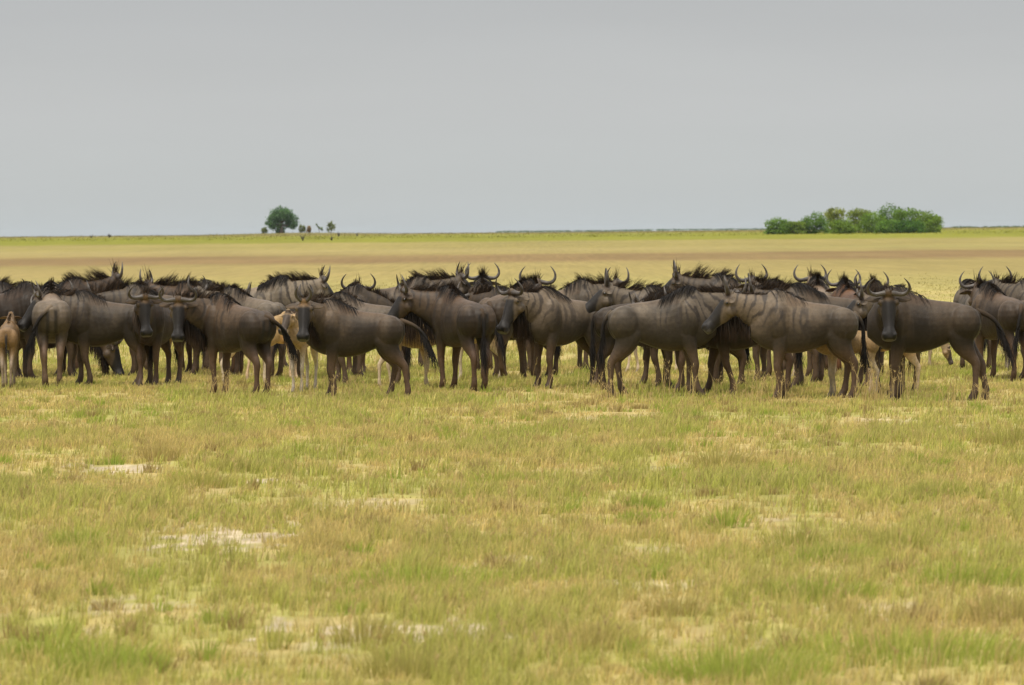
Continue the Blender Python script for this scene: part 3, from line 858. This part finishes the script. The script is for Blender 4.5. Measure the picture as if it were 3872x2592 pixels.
    e1 = tb + np.array((-.035 - bk * .45, sw_ * .45, -.10 + bk * .10)); e2 = tb + np.array((-.01 - bk * .9, sw_ * .9, -dl + (abs(bk) + abs(sw_)) * .22))
    dp = bez(tb + np.array((.05, 0, .0)), e1, e1 * .5 + e2 * .5, e2, np.linspace(0, 1, 9))
    dv, dt = tube(dp, np.linspace(.036, .014, 9), seg=9, lat=(0, 1, 0))
    dcol = lerp(np.tile(c_coat * .9, (len(dv), 1)), black, sstep(.0, .16, tb[2] - dv[:, 2]))
    n = 230 if not calf else 70
    g = r.uniform(.25, 1, n) ** .6 * 8; j = np.minimum(g.astype(int), 7); e = (g - j)[:, None]
    rt = dp[j] * (1 - e) + dp[j + 1] * e
    dirn = (e2 - e1) / np.linalg.norm(e2 - e1)
    ln = (.52 if not calf else .20) * r.uniform(.35, 1.05, n)
    dd = dirn * .55 + np.array((0, 0, -.62))
    dd = dd / np.linalg.norm(dd)
    tp = rt + (dd[None] + r.normal(0, .10, (n, 3))) * ln[:, None]
    tp[:, 2] = np.maximum(tp[:, 2], .06)
    md = rt + (dirn * .8 + dd * .2)[None] * (ln * .5)[:, None] + r.normal(0, .012, (n, 3))
    hair('tail', [(dv, dt, dcol), ribbons(rt, tp, md, .013, black * 1.1, black * 1.5, r, 5)])
    # ---- horns, ears, eyes
    hup = -.55 * u + .83 * w; hup /= np.linalg.norm(hup)
    for sd in (1, -1):
        if horn == 'adult':
            hk = [(.03, .00), (.10, -.015), (.165, -.028), (.22, -.018), (.262, .022), (.280, .080), (.268, .14), (.235, .195), (.195, .238)]; hr_ = [.038, .033, .029, .026, .023, .019, .014, .009, .003]
        elif horn == 'young':
            hk = [(.045, .0), (.075, .03), (.105, .07), (.118, .12), (.115, .17), (.098, .215), (.075, .25)]; hr_ = [.032, .030, .027, .023, .018, .011, .003]
        else:
            hk = [(.05, .0), (.055, .02), (.06, .04)]; hr_ = [.014, .010, .004]
        hk = np.array(hk); kk = np.linspace(0, 1, 22); k0 = np.linspace(0, 1, len(hk))
        hk = np.stack([np.interp(kk, k0, hk[:, 0]), np.interp(kk, k0, hk[:, 1])], 1)
        for _ in range(2):
            hk[1:-1] = (hk[:-2] + 2 * hk[1:-1] + hk[2:]) / 4
        o0 = hd(.005, 0, .055)
        P = o0 + hs * .89 * (hk[:, :1] * sd * v + hk[:, 1:] * hup)
        rr = np.interp(kk, k0, hr_) * (1 + .05 * np.sin(kk * 60) * (kk < .5))
        hvv, htt = tube(P, rr, seg=10)
        hm = mesh_np('horn', hvv + S, htt); smooth(hm)
        link('horn', hm, m_horn, root)
        # ear
        el = (.20 if not calf else .18) * hs
        ed = sd * v * .93 - w * .22 - u * (.02 if not graze else 0.); ed /= np.linalg.norm(ed)
        e0 = hd(.05, sd * .08, -.03)
        kk = np.linspace(0, 1, 10)
        P = e0 + ed * (kk * el)[:, None] + hup * (np.sin(kk * 2.6) * .012)[:, None]
        ww = np.interp(kk, [0, .15, .4, .7, .9, 1], [.020, .036, .046, .036, .018, .003])
        lat = np.cross(ed, w)
        evv, ett = tube(P, ww * hs, np.interp(kk, [0, .3, 1], [.016, .010, .003]), seg=10, lat=lat)
        inner = ((evv - P.mean(0)) @ u > 0)
        ecol = np.tile(c_coat * .8, (len(evv), 1)); ecol[inner] = c_coat * 1.3
        em = mesh_np('ear', evv + S, ett, ecol); smooth(em)
        link('ear', em, m_coat, root)
        ev, et = ellipsoid(hd(.105, sd * .112, -.018), np.full(3, .019 * hs), 10, 7)
        ym = mesh_np('eye', ev + S, et); smooth(ym)
        link('eye', ym, m_eye, root)
    return root

CAMDIR = 270
# --- the front row
wildebeest(198, 1465, 96, 'wildebeest seen from behind with its rump to us at far left, tail swept left', look=100, nk=97, s=1.07, grey=.95, lift=-.28, pitch=-62, tail=(.30, .02), stance=(0, 0, -.02, .05), tint=(1.5, 1.45, 1.42))
wildebeest(432, 1461, 180, 'wildebeest side on facing left, its chest hidden by the rump of the far left one', s=.98, look=195, nk=190, pitch=-50, stance=(-.14, .05, .10, -.08), grey=.30, lift=.0)
wildebeest(612, 1457, 250, 'wildebeest with reddish forehead facing us, just right of the leftmost side-on one', s=.98, look=288, nk=268, pitch=-72, grey=.15, forehead=.75, stance=(-.05, .08, .05, .0), tint=(.95, .88, .85))
wildebeest(912, 1497, 132, 'wildebeest with its rump to us looking back over its left side, tail swinging right', s=.98, look=268, nk=200, pitch=-68, grey=.3, forehead=.6, tail=(-.42, .05), stripes=.9, beard=1.2, tint=(1.05, .95, .9))
wildebeest(1378, 1507, 178, 'young side on wildebeest with upright horns and tan forehead staring at us, tail lifted', s=.93, look=266, nk=232, pitch=-62, lift=.06, horn='young', grey=.35, forehead=.95, tail=(.08, .40), stance=(-.05, .03, -.20, .10), mane=.8, stripes=.25, beard=.7, tint=(1.1, 1.02, .95))
wildebeest(1757, 1480, 117, 'wildebeest with rump to us, head in left profile, long dark beard, centre of herd', s=1.02, look=192, nk=160, pitch=-50, grey=.3, stance=(.0, .05, -.03, .05), tail=(.0, .02), beard=1.35, mane=1.15, tint=(1.0, .9, .85))
wildebeest(1405, 1462, 172, 'young wildebeest close behind the upright horned one, its spike horns pointing away', s=.95, look=120, nk=150, horn='young', grey=.6, mane=.7, lift=-.06, stance=(-.1, .08, .05, -.08))
wildebeest(1990, 1432, 150, 'wildebeest hidden beside the pale maned one, only its dark legs and tail showing', s=.97, look=130, nk=135, grey=.1, lift=-.1, tint=(.8, .75, .7))
wildebeest(2400, 1474, 6, 'dark wildebeest behind the striped one, its long black tail filling the gap to the left', s=.97, look=20, nk=10, grey=.05, lift=-.2, tail=(.0, .03), tint=(.62, .60, .58))
wildebeest(2690, 1476, 205, 'wildebeest whose forelegs stand between the striped one and the spike horned front one', s=.96, look=190, nk=195, grey=.1, lift=-.15, pitch=-55, tint=(.85, .78, .72), stance=(.1, -.06, .05, -.1))
wildebeest(2985, 1452, 150, 'wildebeest of which brown hind legs show beyond the spike horned front one', s=.98, look=140, nk=145, grey=.15, lift=-.12, tail=(.1, .02))
wildebeest(1240, 1436, 20, 'brown wildebeest behind the head of the upright horned young one, legs and crest showing', s=1.0, look=10, nk=15, grey=.15, lift=-.30, pitch=-60, mane=.7)
wildebeest(2158, 1467, 220, 'pale grey maned wildebeest facing left and towards us with shaggy throat, right of centre', s=1.0, look=222, nk=226, pitch=-60, grey=.95, forehead=.2, stance=(.0, .05, .06, -.04), beard=1.2, stripes=.6, tint=(1.05, 1.0, .95), tail=(.05, .0))
wildebeest(2470, 1500, 2, 'striped wildebeest side on facing right, long black tail hanging to its hocks', s=1.02, look=25, nk=14, pitch=-45, grey=.65, stripes=1.0, drape=1.0, stance=(.02, .12, .06, -.12), tail=(.0, .10), mane=.9, lift=-.04)
wildebeest(3078, 1507, 181, 'young wildebeest side on facing left with short spike horns, fronting the right group', s=1.0, look=180, nk=180, pitch=-46, horn='young', grey=.75, stance=(.0, -.08, -.06, .06), tail=(-.05, .10), mane=.35, drape=.2, stripes=.75, beard=.8, tint=(1.08, 1.03, .98))
wildebeest(3533, 1515, 180, 'dark side on wildebeest with wide horns staring at us, rightmost of the front row', s=1.03, look=269, nk=255, pitch=-68, grey=.12, forehead=.5, stance=(.02, -.04, -.04, -.22), tail=(.03, .34), stripes=.5, beard=.6, mane=.5, drape=.25, tint=(.92, .9, .9))
# --- second row
wildebeest(1928, 1443, 58, 'wildebeest with bent hind leg, rump to us, between the bearded and pale maned ones', s=1.05, look=80, nk=75, grey=.3, stance=(.05, 0, -.08, .12), tail=(-.25, .08), tint=(1.05, .96, .90), lift_leg={3: .10})
wildebeest(2590, 1463, 177, 'wildebeest in left profile with its head above the back of the striped right facing one', s=1.0, look=183, nk=180, pitch=-36, grey=.7, lift=.06, stance=(-.12, .12, .04, -.04), horn='young', mane=1.15)
wildebeest(2850, 1492, 182, 'dark wildebeest hidden behind the spike horned front one, forelegs braced apart', s=1.0, look=170, nk=165, grey=.1, stance=(-.22, .15, .03, .0), tail=(.0, .04), pitch=-50, lift=-.12, tint=(.85, .8, .8))
wildebeest(3150, 1470, 183, 'wildebeest with reddish brown mane behind the spike horned front one', s=1.02, look=178, nk=180, grey=.2, mane=1.0, drape=.9, lift=-.03, stance=(.05, -.05, .0, .1))
wildebeest(3392, 1489, 245, 'grey cheeked bearded wildebeest in left profile tucked behind the stare of the rightmost dark one', s=1.0, look=182, nk=238, pitch=-40, grey=.8, beard=1.35, lift=-.05, tint=(.95, .92, .9))
wildebeest(3795, 1440, 114, 'reddish backed wildebeest with rump to us at the right edge, upright crest', s=.98, look=95, nk=98, grey=.4, tail=(.18, .1), tint=(1.06, .96, .91), mane=1.2, lift=.0)
# --- back rows
wildebeest(-10, 1440, 25, 'nearly black wildebeest cut by the left edge behind the calf', s=1.05, look=60, nk=50, lift=-.16, mane=.6, grey=.0, tint=(.6, .55, .55))
wildebeest(120, 1424, 172, 'dark wildebeest with ragged mane behind the far left rump', s=1.04, look=200, nk=185, lift=-.10, grey=.05, mane=1.5, tint=(.75, .7, .7))
wildebeest(165, 1430, 352, 'grazing wildebeest with black face down in the grass behind the far left rump', s=.95, graze=True, grey=.2)
wildebeest(172, 1411, 14, 'wildebeest with the tallest spiky mane of the left group', s=1.07, look=20, nk=16, lift=.06, mane=1.7, grey=.1, tint=(.9, .8, .75))
wildebeest(625, 1424, 178, 'striped necked wildebeest behind the leftmost side on one, only crest and back showing', s=1.02, look=185, nk=180, lift=-.12, pitch=-50, mane=1.5, grey=.3, stripes=1.0)
wildebeest(800, 1420, 150, 'wildebeest with brown bushy crest behind the one looking back', s=1.03, look=165, nk=160, lift=.02, grey=.2, tint=(1.05, .9, .8), mane=1.6)
wildebeest(668, 1408, 12, 'wildebeest facing right with horns held level behind the one looking back', s=1.03, look=0, nk=8, pitch=-48, lift=-.20, grey=.3, mane=.6)
wildebeest(962, 1430, 140, 'grey rumped wildebeest just behind the one looking back', s=.98, look=150, nk=150, grey=.8, tail=(.1, .0))
wildebeest(955, 1396, 8, 'palest grey wildebeest with dark hair draped over its withers, facing right', s=1.06, look=15, nk=12, grey=1.0, drape=1.4, mane=1.2, tint=(1.25, 1.25, 1.22), lift=.0, pitch=-50)
wildebeest(1322, 1418, 285, 'wildebeest facing us with tan forehead, looking over the back of the upright horned young one', s=1.0, look=274, nk=276, pitch=-52, forehead=.95, grey=.25, tint=(1.1, .95, .85))
wildebeest(1478, 1400, 6, 'wildebeest with fanned spiky mane facing right behind the bearded one', s=1.06, look=20, nk=10, grey=.35, mane=1.4, lift=.03)
wildebeest(1828, 1400, 91, 'grey backed wildebeest seen squarely from behind, wide horns and tall crest above it', s=1.05, look=90, nk=90, grey=.9, mane=1.25, lift=.02, pitch=-42, tint=(1.15, 1.12, 1.1))
wildebeest(2100, 1414, 25, 'wildebeest with tousled crest between the pale maned one and the left profile behind it', s=1.02, look=40, nk=32, grey=.6, mane=1.25, lift=.0)
wildebeest(2845, 1409, 174, 'tallest wildebeest of the herd with spiked mane and high held head', s=1.07, look=180, nk=178, grey=.3, mane=1.35, lift=.03, pitch=-40)
wildebeest(3005, 1430, 125, 'wildebeest turned away behind the reddish brown maned one, one horn tip showing', s=1.02, look=115, nk=118, grey=.3, mane=1.0, lift=.05)
wildebeest(3098, 1404, 88, 'pale rumped wildebeest turned straight away behind the right hand group', s=1.03, look=105, nk=95, grey=.95, mane=1.2, lift=.0, pitch=-45, tint=(1.2, 1.12, 1.05))
wildebeest(3218, 1414, 96, 'rusty backed wildebeest turned away beside the grey cheeked one', s=1.0, look=85, nk=88, grey=.1, mane=1.2, lift=-.02, pitch=-45, tint=(1.4, 1.0, .75))
wildebeest(3300, 1424, 82, 'wildebeest turned away whose crest shows between the wide horns of the rightmost dark one', s=1.0, look=95, nk=88, grey=.2, mane=1.2, lift=-.05)
wildebeest(3690, 1402, 98, 'small grey rump far behind the right edge pair', s=.98, look=60, nk=70, grey=.9, mane=.8, lift=-.26, pitch=-62)
wildebeest(4005, 1432, 160, 'wildebeest cut by the right edge of the herd', s=1.02, look=110, nk=130, grey=.6)
# --- calves
wildebeest(33, 1471, 92, 'tan calf seen from behind at the left edge', calf=True, s=.76, tint=(.52, .48, .45), horn='none')
wildebeest(1040, 1441, 338, 'orange tan calf behind the one looking back, facing right', calf=True, s=.76, horn='none', tint=(1.25, 1.1, .95), lift=.05, stance=(.05, .0, -.25, .05))
wildebeest(1150, 1479, 255, 'pale legged calf standing below the head of the upright horned young one', calf=True, s=.80, horn='none', tint=(.9, .92, .95), look=250)
wildebeest(1540, 1472, 25, 'pale calf with dark nose behind the lifted tail of the upright horned young one', calf=True, s=.78, horn='none', tint=(1.0, .95, .85), lift=-.12, look=15, stance=(.05, -.05, -.1, .1))
wildebeest(930, 1461, 10, 'calf hidden by the belly of the one looking back, only pale legs showing', calf=True, s=.74, horn='none', tint=(1.1, 1.1, 1.05))
wildebeest(2465, 1412, 178, 'white legged calf walking beyond the belly of the striped one', calf=True, s=.74, horn='none', tint=(1.3, 1.25, 1.2), stance=(.15, -.1, -.1, .1))
wildebeest(3075, 1428, 175, 'pale legged calf beyond the belly of the spike horned front one', calf=True, s=.74, horn='none', tint=(1.1, 1.05, .95))
wildebeest(3222, 1501, 183, 'grey legged calf close behind the hind legs of the spike horned front one', calf=True, s=.72, horn='none', tint=(.75, .75, .72), stance=(-.05, .0, 0, 0), look=200)
wildebeest(3375, 1486, 178, 'white legged calf behind the forelegs of the rightmost dark one', calf=True, s=.76, horn='none', tint=(1.2, 1.1, 1.0))
wildebeest(3462, 1394, 2, 'small calf with lowered dark head seen under the belly of the rightmost dark one', calf=True, s=.60, horn='none', graze=True, tint=(.85, .8, .7))
wildebeest(1812, 1440, 185, 'pale calf behind the legs of the bearded one in the centre', calf=True, s=.74, horn='none', tint=(1.0, 1.0, .95))
wildebeest(3745, 1402, 200, 'tan calf beyond the rump of the rightmost dark one', calf=True, s=.68, horn='none')
wildebeest(700, 1404, 170, 'pale legged calf beyond the left group', calf=True, s=.74, horn='none', tint=(1.1, 1.05, 1.0))

# ---- turn every body's overlapping volumes into one continuous skin, then colour its coat
dg = bpy.context.evaluated_depsgraph_get()
dg.update()
for body, colour in PENDING:
    me = bpy.data.meshes.new_from_object(body.evaluated_get(dg))
    body.modifiers.clear()
    old = body.data
    body.data = me
    bpy.data.meshes.remove(old)
    me.name = 'body'
    P = np.zeros(len(me.vertices) * 3, np.float32); me.vertices.foreach_get('co', P)
    P = P.reshape(-1, 3).astype(float)
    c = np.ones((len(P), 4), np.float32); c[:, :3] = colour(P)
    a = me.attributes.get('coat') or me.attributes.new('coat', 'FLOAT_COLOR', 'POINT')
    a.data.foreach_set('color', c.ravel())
    smooth(me)
    me.materials.clear(); me.materials.append(m_coat)

# ------------------------------------------------------------------ the hazy air over the plain
hz = bpy.data.materials.new('haze_air'); hz.use_nodes = True
ht = hz.node_tree; ht.nodes.clear()
ho = ht.nodes.new('ShaderNodeOutputMaterial'); pv = ht.nodes.new('ShaderNodeVolumePrincipled')
pv.inputs['Color'].default_value = (.80, .90, 1.0, 1); pv.inputs['Density'].default_value = .00003; pv.inputs['Anisotropy'].default_value = .2
ht.links.new(pv.outputs[0], ho.inputs['Volume'])
bx = np.array([(x, y, z) for x in (-24000, 24000) for y in (-70, 9100) for z in (-1.2, 14.)], float)
fc = np.array([(0, 1, 3, 2), (4, 6, 7, 5), (0, 4, 5, 1), (2, 3, 7, 6), (0, 2, 6, 4), (1, 5, 7, 3)])
tag(link('haze', mesh_np('haze', bx, fc), hz), 'thin pale haze over the plain', 'haze', kind='stuff')
